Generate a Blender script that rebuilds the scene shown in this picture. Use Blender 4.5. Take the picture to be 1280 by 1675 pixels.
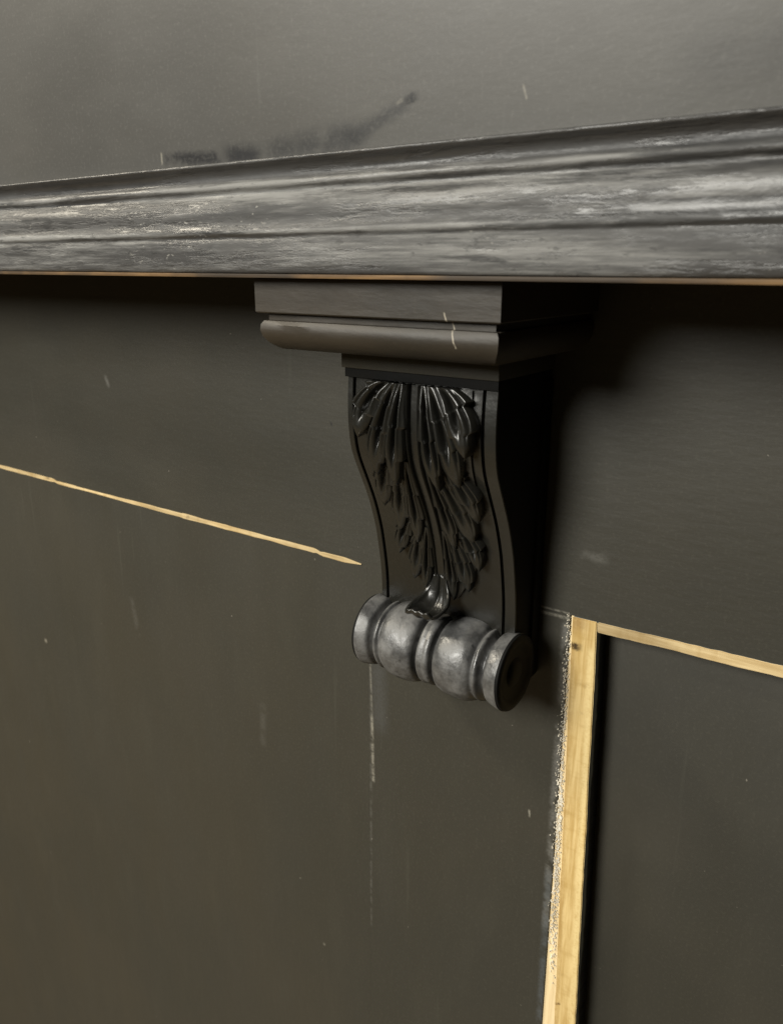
import bpy, bmesh, math, random
import numpy as np
from mathutils import Vector, Matrix, noise

random.seed(7)
scene = bpy.context.scene
for o in list(bpy.data.objects):
    bpy.data.objects.remove(o)

# All sizes below are written in drawing units; K turns them into metres,
# Z0 lifts the counter's underside to about one metre above the floor.
K = 0.70
Z0 = 1.42


def W(x, y, z):
    return Vector((x * K, y * K, (z + Z0) * K))


# ------------------------------------------------------------------ camera
cam_d = bpy.data.cameras.new('camera')
cam = bpy.data.objects.new('camera', cam_d)
scene.collection.objects.link(cam)
scene.camera = cam
FPX = 1317.0
PITCH = math.atan(407 / FPX)
cam.location = W(0, -0.5, 0)
cam.rotation_euler = (math.pi / 2 - PITCH, 0, math.radians(36))
cam_d.sensor_fit = 'VERTICAL'
cam_d.sensor_height = 24.0
cam_d.lens = 24.0 * FPX / 1675.0
cam_d.clip_start = 0.01
cam_d.clip_end = 60
cam_d.dof.use_dof = True
cam_d.dof.focus_distance = 0.40
cam_d.dof.aperture_fstop = 11
scene.render.resolution_x, scene.render.resolution_y = 782, 1024

# ------------------------------------------------------------------ light
world = bpy.data.worlds.new('World')
scene.world = world
world.use_nodes = True
bg = world.node_tree.nodes['Background']
bg.inputs[0].default_value = (1.0, 0.95, 0.86, 1)
bg.inputs[1].default_value = 0.008


def lamp(name, loc, target, size, power, col):
    d = bpy.data.lights.new(name, 'AREA')
    d.shape = 'DISK'
    d.size = size
    d.energy = power
    d.color = col
    o = bpy.data.objects.new(name, d)
    scene.collection.objects.link(o)
    o.location = loc
    o.rotation_euler = (Vector(target) - Vector(loc)).to_track_quat('-Z', 'Y').to_euler()
    return o


lamp('area_lamp', (-0.82, -1.95, 1.78), W(-0.3, 0, -0.2), 0.95, 70, (1.0, 0.975, 0.90))
lamp('area_lamp', (-2.2, -1.1, 2.45), (-2.1, -0.7, 0), 0.5, 60, (1.0, 0.91, 0.74))  # added unseen lamp, lights the floor for a warm bounce

vs = scene.view_settings
vs.view_transform = 'Standard'
vs.look = 'None'
vs.exposure = 0.0
vs.gamma = 1.0
vs.use_curve_mapping = False
scene.render.engine = 'CYCLES'


# ------------------------------------------------------------------ materials
class Nodes:
    def __init__(self, name):
        self.m = bpy.data.materials.new(name)
        self.m.use_nodes = True
        self.t = self.m.node_tree
        self.b = self.t.nodes['Principled BSDF']
        geo = self.t.nodes.new('ShaderNodeNewGeometry')
        sub = self.vm('SUBTRACT', geo.outputs['Position'], (0, 0, Z0 * K))
        self.P = self.vm('MULTIPLY', sub, (1 / K, 1 / K, 1 / K))   # drawing units

    def link(self, a, b):
        if hasattr(a, 'is_output'):
            self.t.links.new(a, b)
        else:
            b.default_value = a

    def vm(self, op, a, b=None, out=0):
        n = self.t.nodes.new('ShaderNodeVectorMath')
        n.operation = op
        self.link(a, n.inputs[0])
        if b is not None:
            self.link(b, n.inputs[1])
        return n.outputs['Value'] if op in ('DOT_PRODUCT', 'LENGTH', 'DISTANCE') else n.outputs[0]

    def ma(self, op, a, b=0.0, c=None, clamp=False):
        n = self.t.nodes.new('ShaderNodeMath')
        n.operation = op
        n.use_clamp = clamp
        self.link(a, n.inputs[0])
        self.link(b, n.inputs[1])
        if c is not None:
            self.link(c, n.inputs[2])
        return n.outputs[0]

    def ramp(self, v, a, b, lo=0.0, hi=1.0):
        n = self.t.nodes.new('ShaderNodeMapRange')
        n.interpolation_type = 'SMOOTHSTEP'
        self.link(v, n.inputs['Value'])
        for k, val in (('From Min', a), ('From Max', b), ('To Min', lo), ('To Max', hi)):
            n.inputs[k].default_value = val
        return n.outputs[0]

    def noise(self, scale, stretch=(1, 1, 1), detail=3, rough=0.55, off=(0, 0, 0)):
        v = self.vm('MULTIPLY', self.P, stretch)
        v = self.vm('ADD', v, off)
        n = self.t.nodes.new('ShaderNodeTexNoise')
        self.link(v, n.inputs['Vector'])
        n.inputs['Scale'].default_value = scale
        n.inputs['Detail'].default_value = detail
        n.inputs['Roughness'].default_value = rough
        return n.outputs['Fac']

    def mix(self, f, a, b):
        n = self.t.nodes.new('ShaderNodeMix')
        n.data_type = 'RGBA'
        self.link(f, n.inputs[0])
        self.link(a, n.inputs[6])
        self.link(b, n.inputs[7])
        return n.outputs[2]

    def stroke(self, a, b, w, wob=0.5, breakup=0.45, seed=0.0, soft=0.5):
        """A worn mark along the segment a-b on the cabinet front (x, z)."""
        ax, az = a
        bx, bz = b
        L = math.hypot(bx - ax, bz - az)
        dx, dz = (bx - ax) / L, (bz - az) / L
        rel = self.vm('SUBTRACT', self.P, (ax, 0, az))
        t = self.vm('DOT_PRODUCT', rel, (dx, 0, dz))
        d = self.vm('DOT_PRODUCT', rel, (-dz, 0, dx))
        nz = self.noise(1.2 / max(w, .0015), off=(seed, 3.1, seed * 2), detail=2)
        d = self.ma('ADD', d, self.ma('MULTIPLY', self.ma('SUBTRACT', nz, .5), w * 2 * wob))
        m = self.ramp(self.ma('ABSOLUTE', d), w * (1 - soft), w * (1 + soft), 1, 0)
        e0 = self.ramp(t, -w, w * 2, 0, 1)
        e1 = self.ramp(t, L - w * 2, L + w, 1, 0)
        m = self.ma('MULTIPLY', self.ma('MULTIPLY', m, e0), e1)
        br = self.ramp(self.noise(1 / max(w * 5, .004), off=(seed + 9, seed, 0), detail=3), breakup - .1, breakup + .12)
        br2 = self.ramp(self.noise(420, off=(seed, 1, seed), detail=2), .36, .52, .60, 1)
        return self.ma('MULTIPLY', self.ma('MULTIPLY', m, br), br2)

    def bump(self, h, strength, dist, prev=None):
        n = self.t.nodes.new('ShaderNodeBump')
        n.inputs['Strength'].default_value = strength
        n.inputs['Distance'].default_value = dist
        self.link(h, n.inputs['Height'])
        if prev is not None:
            self.link(prev, n.inputs['Normal'])
        return n.outputs[0]

    def out(self, color, rough, normal=None, spec=0.5):
        self.link(color, self.b.inputs['Base Color'])
        self.link(rough, self.b.inputs['Roughness'])
        self.b.inputs['Specular IOR Level'].default_value = spec
        if normal is not None:
            self.link(normal, self.b.inputs['Normal'])
        return self.m


def black_paint(name, base, rough=.52, grain=(1, 1, 1), marks=(), speck=True, bump=.25, tint=(.037, .0338, .0248), spec=.45):
    n = Nodes(name)
    big = n.noise(5.5, detail=4, off=(2, 5, 1))
    col = n.mix(n.ramp(big, .35, .68), (*base, 1), (*tint, 1))
    streak = n.noise(22, stretch=grain, detail=4, off=(4, 1, 7))
    col = n.mix(n.ramp(streak, .48, .75, 0, .18), col, (base[0] * 1.7, base[1] * 1.7, base[2] * 1.7, 1))
    rg = n.ramp(n.noise(14, stretch=grain, detail=4), .3, .7, rough - .03, rough + .05)
    dust = n.noise(420, detail=2, off=(3, 7, 7))
    col = n.mix(n.ramp(dust, .50, .78, 0, .22), col, (base[0] * 2.4, base[1] * 2.4, base[2] * 2.4, 1))
    hair = n.noise(95, stretch=(1, 1, .05), detail=2, off=(3, 1, 4))
    col = n.mix(n.ramp(hair, .66, .74, 0, .16), col, (base[0] * 2.2, base[1] * 2.3, base[2] * 2.3, 1))
    for (a, b, w, c, amt, brk, seed, soft) in marks:
        m = n.ma('MULTIPLY', n.stroke(a, b, w, seed=seed, breakup=brk, soft=soft), amt)
        col = n.mix(m, col, (*c, 1))
    if speck:                                   # dust and pin-head paint chips
        sp = n.noise(330, detail=0, off=(1, 2, 3))
        gate = n.noise(38, detail=1, off=(8, 2, 3))
        s = n.ma('MULTIPLY', n.ramp(sp, .81, .85), n.ramp(gate, .62, .68))
        col = n.mix(n.ma('MULTIPLY', s, .5), col, (.26, .24, .20, 1))
    fine = n.noise(170, stretch=grain, detail=3)
    nor = n.bump(fine, bump, .0006)
    wave = n.noise(16, stretch=grain, detail=2, off=(9, 9, 2))
    nor = n.bump(wave, bump * .22, .0010, nor)
    return n.out(col, rg, nor, spec)


def raw_wood(name, light, dark, axis, dirt=.25, marks=(), big=0.0):
    n = Nodes(name)
    st = {'x': (3, 40, 40), 'z': (40, 40, 3)}[axis]
    g = n.noise(7, stretch=st, detail=5, rough=.6)
    col = n.mix(n.ramp(g, .32, .68), (*light, 1), (*dark, 1))
    cross = n.noise(26, stretch=(1, 1, 3) if axis == 'z' else (3, 1, 1), detail=3, off=(3, 3, 3))
    col = n.mix(n.ramp(cross, .52, .72, 0, .45), col, (dark[0] * .8, dark[1] * .75, dark[2] * .6, 1))
    d = n.noise(60, detail=3, off=(5, 1, 8))
    col = n.mix(n.ramp(d, .66, .74, 0, dirt), col, (.05, .03, .015, 1))
    if big:
        col = n.mix(n.ramp(n.noise(16, stretch=(.5, 1, 1), detail=4, off=(2, 8, 8)), .40, .60, 0, big), col, (.02, .016, .012, 1))
    for (a, b, w, c, amt, brk, seed, soft) in marks:
        m = n.ma('MULTIPLY', n.stroke(a, b, w, seed=seed, breakup=brk, soft=soft), amt)
        col = n.mix(m, col, (*c, 1))
    nor = n.bump(g, .35, .0006)
    return n.out(col, .6, nor, .3)


PALE = (.30, .28, .23)
GREY = (.15, .145, .13)
DARK = (.010, .010, .011)
V = (1, 1, .30)      # vertical brush grain
Hh = (.30, 1, 1)     # brush grain along the moulding

M = {}
M['rail'] = black_paint('rail_paint', (.0315, .0298, .0225), grain=Hh, marks=(
    ((-.7272, -.110), (-.722, -.122), .0022, GREY, .5, .3, 1, .8),
    ((-.4254, -.124), (-.4240, -.1285), .0010, DARK, .7, .2, 2, .5),
    ((-.2040, -.1925), (-.1820, -.1925), .0030, GREY, .35, .5, 3, .9),
    ((-.2330, -.2385), (-.2060, -.2390), .0010, PALE, .45, .40, 4, .6)))
M['stile'] = black_paint('stile_paint', (.0325, .0308, .0235), grain=V, marks=(
    ((-.3855, -.300), (-.3880, -.62), .0012, GREY, .30, .47, 5, .9),
    ((-.3868, -.325), (-.3842, -.400), .0008, PALE, .40, .42, 6, .9),
    ((-.3852, -.385), (-.3838, -.455), .0013, PALE, .60, .44, 36, .9),
    ((-.2085, -.245), (-.2085, -.52), .0030, GREY, .7, .45, 7, .8),
    ((-.2090, -.46), (-.2080, -.62), .0026, (.085, .095, .10), .6, .42, 8, .9),
    ((-.3780, -.325), (-.3760, -.400), .0075, (.070, .072, .072), .45, .2, 37, .9),
    ((-.2290, -.413), (-.2283, -.420), .0008, PALE, .6, .1, 9, .6),
    ((-.2330, -.2425), (-.2060, -.2425), .0012, PALE, .5, .42, 10, .6)))
M['door_left'] = black_paint('left_door_paint', (.0328, .0310, .0235), grain=V, marks=(
    ((-.7211, -.355), (-.7150, -.400), .0034, GREY, .16, .4, 11, .9),
    ((-.5220, -.420), (-.5250, -.470), .0034, GREY, .16, .4, 12, .9),
    ((-.9127, -.4625), (-.9127, -.4660), .0026, (.5, .45, .36), .9, .0, 13, .5),
    ((-.4500, -.6770), (-.4500, -.6800), .0014, PALE, .7, .0, 14, .5)))
M['door_right'] = black_paint('right_door_paint', (.0275, .0260, .0195), grain=V)


def door_side_paint():
    n = Nodes('door_side_paint')
    sx = n.t.nodes.new('ShaderNodeSeparateXYZ')
    n.link(n.P, sx.inputs[0])
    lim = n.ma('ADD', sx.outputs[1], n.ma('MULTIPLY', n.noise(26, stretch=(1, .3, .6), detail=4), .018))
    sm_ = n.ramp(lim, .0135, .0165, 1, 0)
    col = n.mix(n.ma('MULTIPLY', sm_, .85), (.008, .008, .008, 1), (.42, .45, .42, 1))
    return n.out(col, .38, n.bump(n.noise(120, detail=3), .3, .001), .4)


M['door_side'] = door_side_paint()
M['apron'] = black_paint('apron_paint', (.060, .058, .053), rough=.46, spec=.5, grain=(.5, 1, 1), tint=(.067, .064, .057), speck=False, bump=.10, marks=(
    ((-.4547, .0645), (-.3670, .0605), .0036, (.010, .010, .011), .95, .40, 16, .7),
    ((-.4000, .0640), (-.3680, .0610), .0050, (.012, .012, .013), .9, .36, 38, .8),
    ((-.3640, .0610), (-.2900, .0660), .0066, (.020, .020, .020), .8, .34, 17, .9),
    ((-.3180, .0625), (-.2880, .0665), .0046, (.012, .012, .012), .9, .36, 39, .8),
    ((-.2950, .0660), (-.2600, .0790), .0034, (.018, .018, .018), .8, .32, 18, .9),
    ((-.2640, .0790), (-.2550, .0815), .0023, (.002, .002, .002), 1.0, .0, 19, .4),
    ((-.2690, .0785), (-.2640, .0806), .0009, PALE, .25, .3, 20, .6),
    ((-.4570, .0615), (-.4570, .0690), .0008, PALE, .5, .1, 21, .6),
    ((-.1960, .0800), (-.1935, .0730), .0005, PALE, .4, .35, 22, .8),
    ((-.125, .078), (-.060, .082), .010, (.030, .029, .027), .5, .38, 23, .9)))


def moulding_paint():
    n = Nodes('moulding_paint')
    sx = n.t.nodes.new('ShaderNodeSeparateXYZ')
    n.link(n.P, sx.inputs[0])
    worn = n.noise(26, stretch=(.13, 1, 2.4), detail=7, off=(1, 6, 3), rough=.74)
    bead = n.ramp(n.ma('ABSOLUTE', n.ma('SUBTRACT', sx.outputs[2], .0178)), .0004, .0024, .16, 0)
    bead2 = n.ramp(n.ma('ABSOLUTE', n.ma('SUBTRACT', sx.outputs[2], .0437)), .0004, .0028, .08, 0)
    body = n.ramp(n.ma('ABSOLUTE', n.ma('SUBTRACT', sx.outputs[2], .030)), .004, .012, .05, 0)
    cove_shade = n.ramp(n.ma('ABSOLUTE', n.ma('SUBTRACT', sx.outputs[2], .0512)), .0028, .0046, -.22, 0)  # shade of the down-facing cove, painted in by holding the wear back
    worn = n.ma('ADD', worn, cove_shade)
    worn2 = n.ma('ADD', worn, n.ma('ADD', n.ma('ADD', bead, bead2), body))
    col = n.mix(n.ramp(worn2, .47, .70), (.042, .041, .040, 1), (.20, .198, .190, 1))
    blot = n.noise(34, stretch=(.15, 1, 2.0), detail=6, off=(6, 6, 3), rough=.72)
    col = n.mix(n.ramp(blot, .52, .62, 0, .9), col, (.024, .024, .024, 1))
    chip = n.noise(430, stretch=(.5, 1, 1), detail=2)
    gate = n.noise(20, stretch=(.4, 1, 1), detail=2, off=(7, 7, 7))
    c = n.ma('MULTIPLY', n.ramp(chip, .66, .72), n.ramp(gate, .54, .64))
    col = n.mix(n.ma('MULTIPLY', c, .55), col, (.30, .29, .26, 1))
    rg = n.ramp(worn, .35, .7, .36, .52)
    patch = n.noise(24, stretch=(.22, 1, 1.8), detail=7, off=(3, 4, 9), rough=.75)
    rg = n.ma('ADD', rg, n.ramp(patch, .47, .58, 0, .30))
    scuff = n.noise(210, stretch=(.35, 1, 1), detail=4, off=(1, 1, 6), rough=.7)
    col = n.mix(n.ramp(scuff, .58, .68, 0, .55), col, (.018, .018, .018, 1))
    nor = n.bump(n.noise(75, stretch=(.06, 1, 1), detail=4), .25, .0010)
    nor = n.bump(n.noise(240, stretch=(.45, 1, 1), detail=4, rough=.75), .22, .0008, nor)
    nor = n.bump(n.ramp(patch, .47, .53), .25, .0010, nor)
    return n.out(col, rg, nor, .62)


M['moulding'] = moulding_paint()
M['cap'] = black_paint('cap_paint', (.021, .0174, .0125), rough=.50, grain=Hh, tint=(.034, .026, .017), bump=.35, marks=(
    ((-.2365, -.0250), (-.2300, -.0440), .0004, (.36, .32, .25), .8, .34, 24, .6),))
M['corbel_shaded'] = black_paint('corbel_shaded_paint', (.006, .006, .006), rough=.6, speck=False, bump=.2, tint=(.008, .008, .007), spec=.12)  # darker, duller copy of the corbel paint: shade put into the colour
M['corbel'] = black_paint('corbel_paint', (.0105, .0102, .0085), rough=.28, grain=(1, 1, 1), speck=True, bump=.30, tint=(.015, .0144, .0115), spec=.55)


def roll_paint():
    n = Nodes('worn_roll_paint')
    a = n.noise(60, detail=5, rough=.65)
    col = n.mix(n.ramp(a, .30, .75), (.042, .042, .042, 1), (.150, .149, .145, 1))
    b = n.noise(150, detail=3, off=(4, 4, 4))
    col = n.mix(n.ramp(b, .62, .72, 0, .75), col, (.020, .020, .020, 1))
    rg = n.ramp(a, .3, .7, .30, .56)
    nor = n.bump(n.noise(130, detail=4), .4, .0012)
    return n.out(col, rg, nor, .7)


M['roll'] = roll_paint()
M['wood_v'] = raw_wood('raw_wood_vertical', (.72, .54, .25), (.52, .35, .125), 'z', .12, marks=(
    ((-.2120, -.2625), (-.1960, -.2618), .0026, (.015, .007, .003), 1.0, .0, 31, .5),
    ((-.2060, -.2430), (-.1950, -.2400), .0070, (.16, .065, .022), .9, .2, 32, .9),
    ((-.1965, -.5890), (-.1905, -.5850), .0010, (.10, .050, .016), .9, .2, 33, .6),
    ((-.2040, -.26), (-.1945, -.62), .0030, (.40, .25, .085), .6, .35, 34, .9),
    ((-.1885, -.26), (-.1790, -.62), .0024, (.80, .64, .32), .7, .30, 35, .9)))
M['wood_h'] = raw_wood('raw_wood_horizontal', (.68, .53, .29), (.50, .36, .17), 'x', .5, big=.25)
M['wood_pale'] = raw_wood('pale_wood', (.82, .66, .40), (.70, .54, .30), 'z', .1)
M['wood_brown'] = raw_wood('brown_board', (.19, .11, .042), (.09, .052, .022), 'x', .6, big=.85)
M['flake'] = raw_wood('paint_flake', (.85, .79, .66), (.50, .46, .38), 'z', .3)


# ------------------------------------------------------------------ geometry helpers
def thing(name, base, label, cat):
    o = bpy.data.objects.new(name, None)
    o.empty_display_size = .05
    scene.collection.objects.link(o)
    o.location = W(*base)
    o['label'] = label
    o['category'] = cat
    return o


ROOT = {}


def build(name, bm, mats, parent, label=None, sharp=35, kind=None, smooth=True):
    """bm holds drawing-unit coordinates; becomes one mesh under parent."""
    top = parent
    while top.parent:
        top = top.parent
    bmesh.ops.recalc_face_normals(bm, faces=bm.faces)
    for v in bm.verts:
        v.co = W(*v.co) - top.location
    me = bpy.data.meshes.new(name)
    bm.to_mesh(me)
    bm.free()
    for m in (mats if isinstance(mats, (list, tuple)) else [mats]):
        me.materials.append(m)
    for p in me.polygons:
        p.use_smooth = smooth
    if smooth:
        me.set_sharp_from_angle(angle=math.radians(sharp))
    o = bpy.data.objects.new(name, me)
    scene.collection.objects.link(o)
    o.parent = parent
    if label:
        o['label'] = label
    if kind:
        o['kind'] = kind
    return o


def box(x0, x1, y0, y1, z0, z1, bevel=0.0, bm=None, seg=2):
    bm = bm or bmesh.new()
    vs_ = [bm.verts.new((x, y, z)) for x in (x0, x1) for y in (y0, y1) for z in (z0, z1)]
    f = [(0, 1, 3, 2), (4, 6, 7, 5), (0, 4, 5, 1), (2, 3, 7, 6), (0, 2, 6, 4), (1, 5, 7, 3)]
    for q in f:
        bm.faces.new([vs_[i] for i in q])
    if bevel:
        bmesh.ops.bevel(bm, geom=list(bm.edges), offset=bevel, segments=seg, affect='EDGES', profile=.6)
    return bm


def grid(rows, bm=None, close=False, cap=False):
    bm = bm or bmesh.new()
    vv = [[bm.verts.new(p) for p in r] for r in rows]
    for i in range(len(vv) - 1):
        n = len(vv[i])
        for j in range(n if close else n - 1):
            k = (j + 1) % n
            bm.faces.new((vv[i][j], vv[i][k], vv[i + 1][k], vv[i + 1][j]))
    if cap:
        bm.faces.new(vv[0])
        bm.faces.new(vv[-1][::-1])
    return bm


def lathe_x(profile, cy, cz, seg=72, wob=0.0):
    rows = []
    for (x, r) in profile:
        row = []
        for k in range(seg):
            a = 2 * math.pi * k / seg
            rr = r * (1 + wob * noise.noise(Vector((x * 60, math.cos(a) * 1.6, math.sin(a) * 1.6))))
            row.append((x, cy + rr * math.cos(a), cz + rr * math.sin(a)))
        rows.append(row)
    return grid(rows, close=True, cap=True)


# ------------------------------------------------------------------ the floor it stands on, unseen, added for its warm bounce
def floor_wood():
    n = Nodes('floor_boards')
    g = n.noise(9, stretch=(.15, 2.2, 1), detail=5)
    col = n.mix(n.ramp(g, .3, .7), (.20, .150, .078, 1), (.14, .100, .050, 1))
    return n.out(col, .4, n.bump(g, .2, .001), .4)


me = bpy.data.meshes.new('floor')
fx0, fx1, fy0, fy1 = -3.2, 1.6, -2.6, .6
me.from_pydata([(fx0, fy0, -.002), (fx1, fy0, -.002), (fx1, fy1, -.002), (fx0, fy1, -.002)], [], [(0, 1, 2, 3)])
me.materials.append(floor_wood())
fl = bpy.data.objects.new('floor', me)
scene.collection.objects.link(fl)
fl['kind'] = 'structure'

# ------------------------------------------------------------------ the cabinet
X0, X1 = -1.45, 0.85        # cabinet ends (drawing units)
ZB = -1.405                 # underside of the cabinet front
cab = thing('bar_cabinet', (-0.29, 0.0, -1.42), 'black painted wooden bar cabinet with worn moulded edge and bare wood at door gaps', 'cabinet')

# front frame
build('top_rail', box(X0, X1, .0003, .03, -.2392, -.0085), M['rail'], cab)
stile = build('stile', box(-.38895, -.2062, .0003, .03, ZB, -.23925), M['stile'], cab,
              'centre stile with chipped right edge')
build('stile', box(X0, -1.3015, .0002, .03, ZB, -.2394, .0009), M['stile'], cab)
build('stile', box(.74, X1, .0002, .03, ZB, -.2394, .0009), M['stile'], cab)
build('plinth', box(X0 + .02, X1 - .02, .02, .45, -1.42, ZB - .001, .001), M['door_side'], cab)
build('side_panel', box(X0, X0 + .02, .0305, .46, ZB, -.0086, .001), M['stile'], cab)
build('side_panel', box(X1 - .02, X1, .0305, .46, ZB, -.0086, .001), M['stile'], cab)
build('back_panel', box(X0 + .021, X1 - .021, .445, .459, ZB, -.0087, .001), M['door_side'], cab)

# left door: flush, its bare top edge shows along the gap under the rail
dl = build('door', box(-1.3000, -.3890, .0003, .026, ZB + .01, -.2393), M['door_left'], cab, 'flush black left door')
bm = bmesh.new()
top, bot = [], []
xs = np.concatenate([np.arange(-1.30, -.42, .004), np.arange(-.42, -.3935, .0015)])
for x in xs:
    w = .0043 + .0020 * noise.noise(Vector((x * 7, 1, 2))) + .0008 * noise.noise(Vector((x * 45, 4, 2)))
    if -.80 < x < -.62:
        w *= .82
    if x > -.56 and x < -.44:
        w *= 1.15
    kink = .0011 if x < -.842 else 0
    kink -= .0012 if x > -.4405 else 0
    if x > -.413:
        w *= max(.04, (-.3925 - x) / .0205) ** .75
    if abs(x + .442) < .003 or abs(x + .843) < .004:
        w *= .7
    c = -.2417 + kink + .0003 * noise.noise(Vector((x * 30, 9, 1)))
    top.append((x, c + w / 2))
    bot.append((x, c - w / 2))
yf, yb = -.0006, .012
rows = [[(x, yb, z) for x, z in top], [(x, yf + .0002, z) for x, z in top], [(x, yf, z - .0006) for x, z in top],
        [(x, yf, z + .0006) for x, z in bot], [(x, yf + .0002, z) for x, z in bot], [(x, yb, z) for x, z in bot]]
build('bare_edge', grid(rows), M['wood_h'], dl, 'bare wood top edge of the left door', smooth=False)

# pale jamb seen in the gap that opens between the stile and the sagging right door
build('jamb', box(-.2058, -.1895, .0014, .05, ZB, -.2396, .0005), M['wood_pale'], cab, 'pale bare wood jamb in the gap beside the right door')

# right door: hangs 1.5 degrees out of true
PIV = Vector((-.2044, -.2397))
ANG = math.radians(1.5)


def tilt(bm):
    ca, sa = math.cos(ANG), math.sin(ANG)
    for v in bm.verts:
        x, z = v.co.x - PIV.x, v.co.z - PIV.y
        v.co.x = PIV.x + x * ca - z * sa
        v.co.z = PIV.y + x * sa + z * ca
    return bm


L, T = PIV.x, PIV.y
RW = .90
BT = T - 1.13


def strip(x0, x1, z0, z1, wob_axis, y0=-.0006, y1=.0300):
    """door edge strip: bare face (slot 0), painted sides (slot 1)"""
    b = box(x0, x1, y0, y1, z0, z1)
    e = [q for q in b.edges]
    ax = 2 if wob_axis == 'z' else 0
    lng = [q for q in e if abs(q.verts[0].co[ax] - q.verts[1].co[ax]) > .1]
    bmesh.ops.subdivide_edges(b, edges=lng, cuts=260, use_grid_fill=True)
    for v in b.verts:
        s = v.co[ax]
        n_ = noise.noise(Vector((s * 26, v.co.y * 3, v.co[2 - ax] * 200)))
        v.co[2 - ax] += .00055 * n_ + .00035 * noise.noise(Vector((s * 140, v.co.y * 3, v.co[2 - ax] * 200)))
    b.normal_update()
    bmesh.ops.bevel(b, geom=[q for q in b.edges if q.calc_face_angle(0) > .8], offset=.0006, segments=2, affect='EDGES')
    b.normal_update()
    for f in b.faces:
        f.material_index = 0 if f.calc_center_median().y < .0008 else 1
    return tilt(b)


dr = build('door', tilt(box(L + .012, L + RW - .012, .0190, .030, BT + .012, T - .006, .001)), M['door_right'], cab,
           'black sunken panel of the right door, hanging slightly askew')
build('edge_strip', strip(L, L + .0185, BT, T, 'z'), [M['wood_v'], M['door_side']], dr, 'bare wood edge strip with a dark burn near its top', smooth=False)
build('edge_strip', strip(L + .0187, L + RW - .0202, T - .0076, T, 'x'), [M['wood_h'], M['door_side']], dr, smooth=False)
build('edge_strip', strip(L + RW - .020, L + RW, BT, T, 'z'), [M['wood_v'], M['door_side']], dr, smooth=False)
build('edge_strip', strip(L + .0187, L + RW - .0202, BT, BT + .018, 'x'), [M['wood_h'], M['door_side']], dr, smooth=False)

# flaked paint along the stile edge
bm = bmesh.new()
rnd = random.Random(3)
for i in range(1700):
    u = rnd.random()
    z = -.238 - .34 * u
    drift = math.tan(ANG) * (-.2397 - z)
    dens = (.35 + .65 * min(1, u * 1.8)) * max(0, min(1, (.98 - u) / .45)) ** .8
    if rnd.random() > dens:
        continue
    x = -.2062 + drift * .55 - abs(rnd.gauss(0, .0019)) + rnd.uniform(0, drift * .45 + .0006)
    s = rnd.uniform(.00022, .00065) * (1.3 if u > .4 else .9)
    y = -.0002 if x < -.2062 else .0008
    pts = []
    n_ = rnd.randint(4, 6)
    for k in range(n_):
        a = 2 * math.pi * k / n_ + rnd.uniform(-.3, .3)
        r_ = s * rnd.uniform(.6, 1.2)
        pts.append((x + r_ * math.cos(a), y - rnd.uniform(0, .0005), z + r_ * 1.4 * math.sin(a)))
    fr = [bm.verts.new(p) for p in pts]
    bk = [bm.verts.new((p[0], y + .002, p[2])) for p in pts]
    bm.faces.new(fr)
    for k in range(n_):
        bm.faces.new((fr[k], fr[(k + 1) % n_], bk[(k + 1) % n_], bk[k]))
build('paint_flakes', bm, M['flake'], stile, 'pale flaked paint along the stile edge', kind='stuff', smooth=False)

# counter: brown board, moulded edge, apron above
build('counter_board', box(X0 - .02, X1 + .02, -.1392, .46, -.0084, -.0061, .0004), M['wood_brown'], cab, 'brown unpainted board edge under the moulding')
prof = [(-.100, -.006), (-.1375, -.0060), (-.1394, -.0054), (-.1402, -.0040), (-.1405, .000), (-.1407, .006), (-.1408, .0115), (-.1406, .0128), (-.1402, .0138),
        (-.1402, .0146), (-.1406, .0154), (-.1414, .0163), (-.1418, .0176), (-.1416, .0190), (-.1409, .0203), (-.1403, .0218),
        (-.1400, .0236), (-.1401, .0258), (-.1403, .0280), (-.1401, .0305), (-.1394, .0330), (-.1382, .0354), (-.1366, .0374),
        (-.1354, .0388), (-.1350, .0398), (-.1352, .0407), (-.1360, .0415), (-.1372, .0424), (-.1377, .0437), (-.1371, .0453), (-.1356, .0464),
        (-.1346, .0476), (-.1345, .0496), (-.1354, .0516), (-.1374, .0536), (-.1402, .0550), (-.1410, .0558), (-.1408, .0568),
        (-.1380, .0574), (-.100, .0574)]
xs = np.concatenate([[X0 - .02, -1.2, -.95], np.arange(-.80, .06, .0022), [.2, .5, X1 + .02]])
rows = []
for x in xs:
    r = []
    for i, (y, z) in enumerate(prof):
        a = .00035 * noise.noise(Vector((x * 22, y * 60, z * 90))) + .00022 * noise.noise(Vector((x * 110, i * .7, 5)))
        edge = 1.0 if 1 < i < len(prof) - 2 else 0
        r.append((x, y + a * edge, z + .3 * a * edge))
    rows.append(r)
bm = grid(rows, cap=True)
build('edge_moulding', bm, M['moulding'], cab, 'worn grey-black moulded counter edge', sharp=180)
ap = build('apron', box(X0 - .01, X1 + .01, -.1262, .46, .0576, .46, .0012), M['apron'], cab, 'smooth dark grey face above the moulding')

# ------------------------------------------------------------------ the corbel
CX = -.2895
cor = thing('carved_corbel', (CX, -.03, -.305), 'black carved corbel bracket with acanthus leaf and turned roll under the counter edge', 'corbel')

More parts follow.
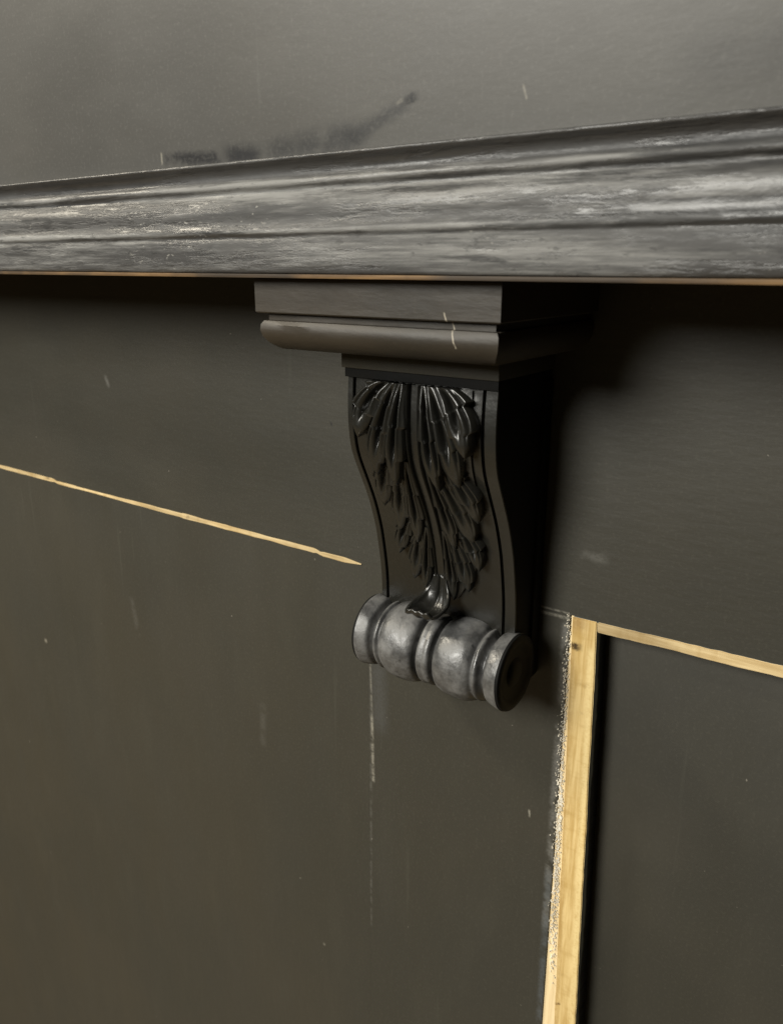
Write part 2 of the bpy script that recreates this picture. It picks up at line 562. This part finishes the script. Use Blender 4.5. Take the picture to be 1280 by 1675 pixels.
DEP = [(-.0735, .0715), (-.085, .0726), (-.0934, .0729), (-.105, .0727), (-.1166, .0714), (-.1266, .0690), (-.139, .0629), (-.1519, .0563),
       (-.1619, .0515), (-.1697, .0482), (-.1832, .0436), (-.1888, .0418), (-.2048, .0385), (-.22, .0358), (-.2318, .0345), (-.29, .033)]
_z = np.array([p[0] for p in DEP][::-1])
_d = np.array([p[1] for p in DEP][::-1])
_zz = np.linspace(-.29, -.0735, 400)
_dd = np.interp(_zz, _z, _d)
_k = np.hanning(41)
_k /= _k.sum()
_dd = np.convolve(np.pad(_dd, 20, mode='edge'), _k, mode='valid')


def dep(z):
    return float(np.interp(z, _zz, _dd))


def surf(dx, z, h, sink=.0):
    z = max(-.288, min(-.0735, z))
    e = .001
    dp = (dep(z + e) - dep(z - e)) / (2 * e)
    n = Vector((0, -1, -dp)).normalized()
    return Vector((CX + dx, -(dep(z) - sink), z)) + n * h


# body with bordered front, S-shaped in profile
sec = [(-.058, None), (-.058, .0004), (-.0575, -.0004), (-.0537, -.0004), (-.0533, .0), (-.0530, .0045), (-.0512, .0045), (-.0509, .0), (-.0505, .0),
       (-.030, .0), (0, .0), (.030, .0), (.0466, .0), (.0470, .0), (.0473, .0045), (.0491, .0045), (.0494, .0), (.0498, -.0004), (.0575, -.0004), (.058, .0004), (.058, None)]
rows = []
for z in np.linspace(-.0735, -.278, 110):
    r = []
    for dx, s in sec:
        if s is None:
            r.append((CX + dx, -.0125, z))
        else:
            r.append((CX + dx, -(dep(z) - s), z))
    rows.append(r)
bm = grid(rows, close=True, cap=True)
bm.normal_update()
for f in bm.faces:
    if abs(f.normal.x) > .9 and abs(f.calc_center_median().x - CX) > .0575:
        f.material_index = 1  # side faces take the darker copy, their shade is painted in
body = build('body', bm, [M['corbel'], M['corbel_shaded']], cor, 'S-curved body with grooved borders', sharp=40)
build('back_plate', box(CX - .0605, CX + .0605, -.0122, -.0003, -.292, -.0737, .0012), M['corbel_shaded'], cor)  # darker copy again, paints in the plate's shade

# cap: stepped moulding with mitred returns
tiers = [(-.0088, .0866, .1266), (-.0093, .0872, .1272), (-.0290, .0872, .1272), (-.0298, .0864, .1264), (-.0300, .0815, .1212),
         (-.0342, .0815, .1212), (-.0346, .0836, .1236), (-.0370, .0852, .1252), (-.0405, .0855, .1256), (-.0445, .0846, .1244), (-.0480, .0824, .1216),
         (-.0508, .0798, .1178), (-.0526, .0778, .1140), (-.0530, .0770, .1120), (-.0531, .0600, .0740)]
rows = []
for z, a, d in tiers:
    r = [(CX - a, -.0003, z), (CX - a, -d * .5, z), (CX - a, -d, z)]
    nx = 16
    for k in range(1, nx):
        x = CX - a + 2 * a * k / nx
        r.append((x, -d + .0008 * noise.noise(Vector((x * 40, z * 200, 0))), z))
    r += [(CX + a, -d, z), (CX + a, -d * .5, z), (CX + a, -.0003, z)]
    rows.append(r)
build('cap', grid(rows, close=True, cap=True), M['cap'], cor, 'stepped brownish-black moulded cap', sharp=30)


build('neck', box(CX - .0600, CX + .0600, -.0764, -.0004, -.0670, -.0533, .0005), M['rail'], cor, 'plain band between cap and carving')
build('neck_shade_strip', box(CX - .0588, CX + .0588, -.0742, -.0004, -.0733, -.0672, .0004), M['corbel_shaded'], cor)  # added dark strip, paints the shadow line below the neck


# turned roll
def sm(pts, n=6):
    out = []
    for i in range(len(pts) - 1):
        p0 = pts[max(i - 1, 0)]
        p1, p2 = pts[i], pts[i + 1]
        p3 = pts[min(i + 2, len(pts) - 1)]
        for k in range(n):
            t = k / n
            out.append(tuple(.5 * ((2 * p1[j]) + (-p0[j] + p2[j]) * t + (2 * p0[j] - 5 * p1[j] + 4 * p2[j] - p3[j]) * t * t
                                   + (-p0[j] + 3 * p1[j] - 3 * p2[j] + p3[j]) * t ** 3) for j in (0, 1)))
    out.append(pts[-1])
    return out


RY, RZ = -.0395, -.2745
half = [(0, .0266), (.003, .0270), (.0050, .0258), (.0058, .0220), (.0070, .0205), (.0082, .0226), (.0098, .0268), (.0140, .0288), (.020, .0297), (.027, .0298), (.033, .0290),
        (.0372, .0272), (.0394, .0250), (.0404, .0250), (.0420, .0264), (.0440, .0258), (.0456, .0222), (.0472, .0206), (.0488, .0224), (.0506, .0256), (.0540, .0268), (.0580, .0276), (.0606, .0280)]
hp = sm(half, 4)
prof = [(CX - x, r) for x, r in hp[::-1]] + [(CX + x, r) for x, r in hp[1:]]
roll = build('roll', lathe_x(prof, RY, RZ, 84, .03), M['roll'], cor, 'turned grey-worn roll with two barrels and a centre ring', sharp=60)
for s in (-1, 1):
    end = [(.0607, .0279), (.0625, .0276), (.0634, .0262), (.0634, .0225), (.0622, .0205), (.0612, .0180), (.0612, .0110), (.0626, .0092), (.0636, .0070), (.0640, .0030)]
    build('end_disc', lathe_x([(CX + s * x, r) for x, r in end], RY, RZ, 64), M['corbel_shaded'], roll)  # end faces darkened in colour to stand for their shade

# acanthus leaf
leaf_core = [[surf(u * (.0405 if z > -.14 else np.interp(z, [-.232, -.205, -.14], [.012, .028, .0380])), z, .0016 + .0022 * (1 - u * u)) for u in np.linspace(-1, 1, 15)]
             for z in np.linspace(-.0745, -.232, 60)]
rows = []
for r in leaf_core:
    rows.append([r[0] + Vector((0, .003, 0))] + r + [r[-1] + Vector((0, .003, 0))])
leaf = build('acanthus_leaf', grid(rows), M['corbel'], cor, 'carved acanthus leaf running down the corbel front', sharp=60)


def sstep(a, b, v):
    t = np.clip((v - a) / (b - a), 0, 1)
    return t * t * (3 - 2 * t)


def seg_dist(X, Z, a, b):
    ax, az = a
    bx, bz = b
    L2 = (bx - ax) ** 2 + (bz - az) ** 2
    t = np.clip(((X - ax) * (bx - ax) + (Z - az) * (bz - az)) / L2, 0, 1)
    return np.hypot(X - ax - t * (bx - ax), Z - az - t * (bz - az)), t


def lobe(p0, p1, p2, w, h0, h1, s, seed):
    """One leaflet: raised, with a lens-shaped hollow along its vein and a pointed, lifted tip."""
    ns, nt = 64, 25
    rows = []
    for i in range(ns + 1):
        u = i / ns
        bx = (1 - u) ** 2 * p0[0] + 2 * u * (1 - u) * p1[0] + u * u * p2[0]
        bz = (1 - u) ** 2 * p0[1] + 2 * u * (1 - u) * p1[1] + u * u * p2[1]
        tx = 2 * (1 - u) * (p1[0] - p0[0]) + 2 * u * (p2[0] - p1[0])
        tz = 2 * (1 - u) * (p1[1] - p0[1]) + 2 * u * (p2[1] - p1[1])
        q = math.hypot(tx, tz)
        nx, nz = -tz / q, tx / q
        ww = w * (.34 + .66 * math.sin(math.pi * min(1, (u / 1.30)) ** .95)) * max(0.0, 1 - max(0, (u - .62) / .38) ** 1.8) ** .7
        tooth = ((u * 3.4 + .31 * seed) % 1.0)
        k_ = min(1, max(0, (u - .18) / .15)) * min(1, max(0, (.94 - u) / .08))
        ww = max(ww * (1 + k_ * (.34 * tooth - .20)), .00025)
        H = (h0 * (1 - u) + h1 * u) * (1 - .22 * max(0, (u - .86) / .14) ** 2)
        lens = math.exp(-((u - .42) / .30) ** 4)
        fade = math.exp(-((u - .55) / .25) ** 4)
        r = []
        for t in [-1.10] + list(np.linspace(-1, 1, nt)) + [1.10]:
            x, z = bx + nx * ww * t, bz + nz * ww * t
            if abs(t) > 1:
                h = -.001
            else:
                pf = 1 - .16 * abs(t) ** 3
                pf -= .70 * math.exp(-((t + .04) / .17) ** 2) * lens
                pf += .10 * math.exp(-((abs(t) - .48) / .14) ** 2) * lens
                pf -= .20 * math.exp(-((t - .74) / .08) ** 2) * fade
                h = H * pf
            r.append(surf(s * max(x, .0012), min(z, -.0738), h))
        rows.append(r)
    rows.append([surf(s * p2[0], p2[1] - .0003, -.001)] * len(rows[-1]))
    return grid(rows)


LOBES = [
    # root, bend, tip, half width, height at root, height at tip
    ((.0185, -.0735), (.0350, -.0800), (.0415, -.1130), .0098, .0080, .0118),
    ((.0130, -.0735), (.0250, -.0980), (.0320, -.1360), .0098, .0090, .0105),
    ((.0085, -.0735), (.0130, -.1020), (.0175, -.1390), .0076, .0085, .0120),
    ((.0180, -.1180), (.0340, -.1320), (.0390, -.1620), .0084, .0045, .0085),
    ((.0130, -.1230), (.0230, -.1490), (.0300, -.1840), .0086, .0045, .0078),
    ((.0085, -.1240), (.0130, -.1540), (.0165, -.1880), .0064, .0055, .0088),
    ((.0160, -.1660), (.0300, -.1780), (.0340, -.2020), .0072, .0040, .0080),
    ((.0110, -.1730), (.0200, -.1950), (.0240, -.2200), .0072, .0040, .0070),
    ((.0070, -.1760), (.0100, -.2020), (.0115, -.2300), .0052, .0050, .0080),
]
for i, (p0, p1, p2, w, h0, h1) in enumerate(LOBES):
    for s in (-1, 1):
        j = rnd.uniform(-.0010, .0010)
        k = rnd.uniform(.92, 1.10)
        build('leaf_lobe', lobe(p0, (p1[0] + j, p1[1] + j), (p2[0] + j, p2[1] + 2.5 * j), w * k, h0, h1 * rnd.uniform(.9, 1.1), s, i * 1.3 + s), M['corbel'], leaf, sharp=80)

for s in (-1, 1):                               # ridges either side of the deep midrib groove
    rows = []
    for z in np.linspace(-.0742, -.234, 70):
        c = s * (.0046 - .0010 * (-.0742 - z) / .16)
        rad = .0017 * (1 - .35 * (-.0742 - z) / .16)
        rows.append([surf(c + rad * math.cos(a), z, -.0010 + .0090 * (1 - .35 * (-.0742 - z) / .16) * math.sin(a)) for a in np.linspace(0, math.pi, 11)])
    build('midrib', grid(rows), M['corbel'], leaf, sharp=60)

# leaf tip curling out over the roll
path = [(-.214, .0060), (-.224, .0070), (-.232, .0090), (-.2375, .0130), (-.2400, .0180), (-.2400, .0240), (-.2385, .0295), (-.2360, .0330), (-.2325, .0345)]
hw = [.005, .0072, .0098, .0120, .0138, .0142, .0136, .0114, .0080]
pp = sm([(a, b) for a, b in path], 4)
ww = sm([(a, 0) for a in hw], 4)
rows = []
for i, (z, o) in enumerate(pp):
    f = i / (len(pp) - 1)
    r = []
    for u in np.linspace(-1, 1, 21):
        lift = .0085 * abs(u) ** 2.6 * math.sin(math.pi * min(1, f * 1.15)) + .0006 * math.sin(u * 9)
        groove = -.0022 * math.exp(-(u / .14) ** 2) * (1 - f)
        r.append(Vector((CX + u * ww[i][0] - .001, -(.0340 + o + groove), z + lift - .0012)))
    rows.append(r)
tipo = build('leaf_tip', grid(rows), M['corbel'], leaf, 'leaf tip curled out over the roll', sharp=70)
sol = tipo.modifiers.new('thickness', 'SOLIDIFY')
sol.thickness = .0016
sol.offset = 0
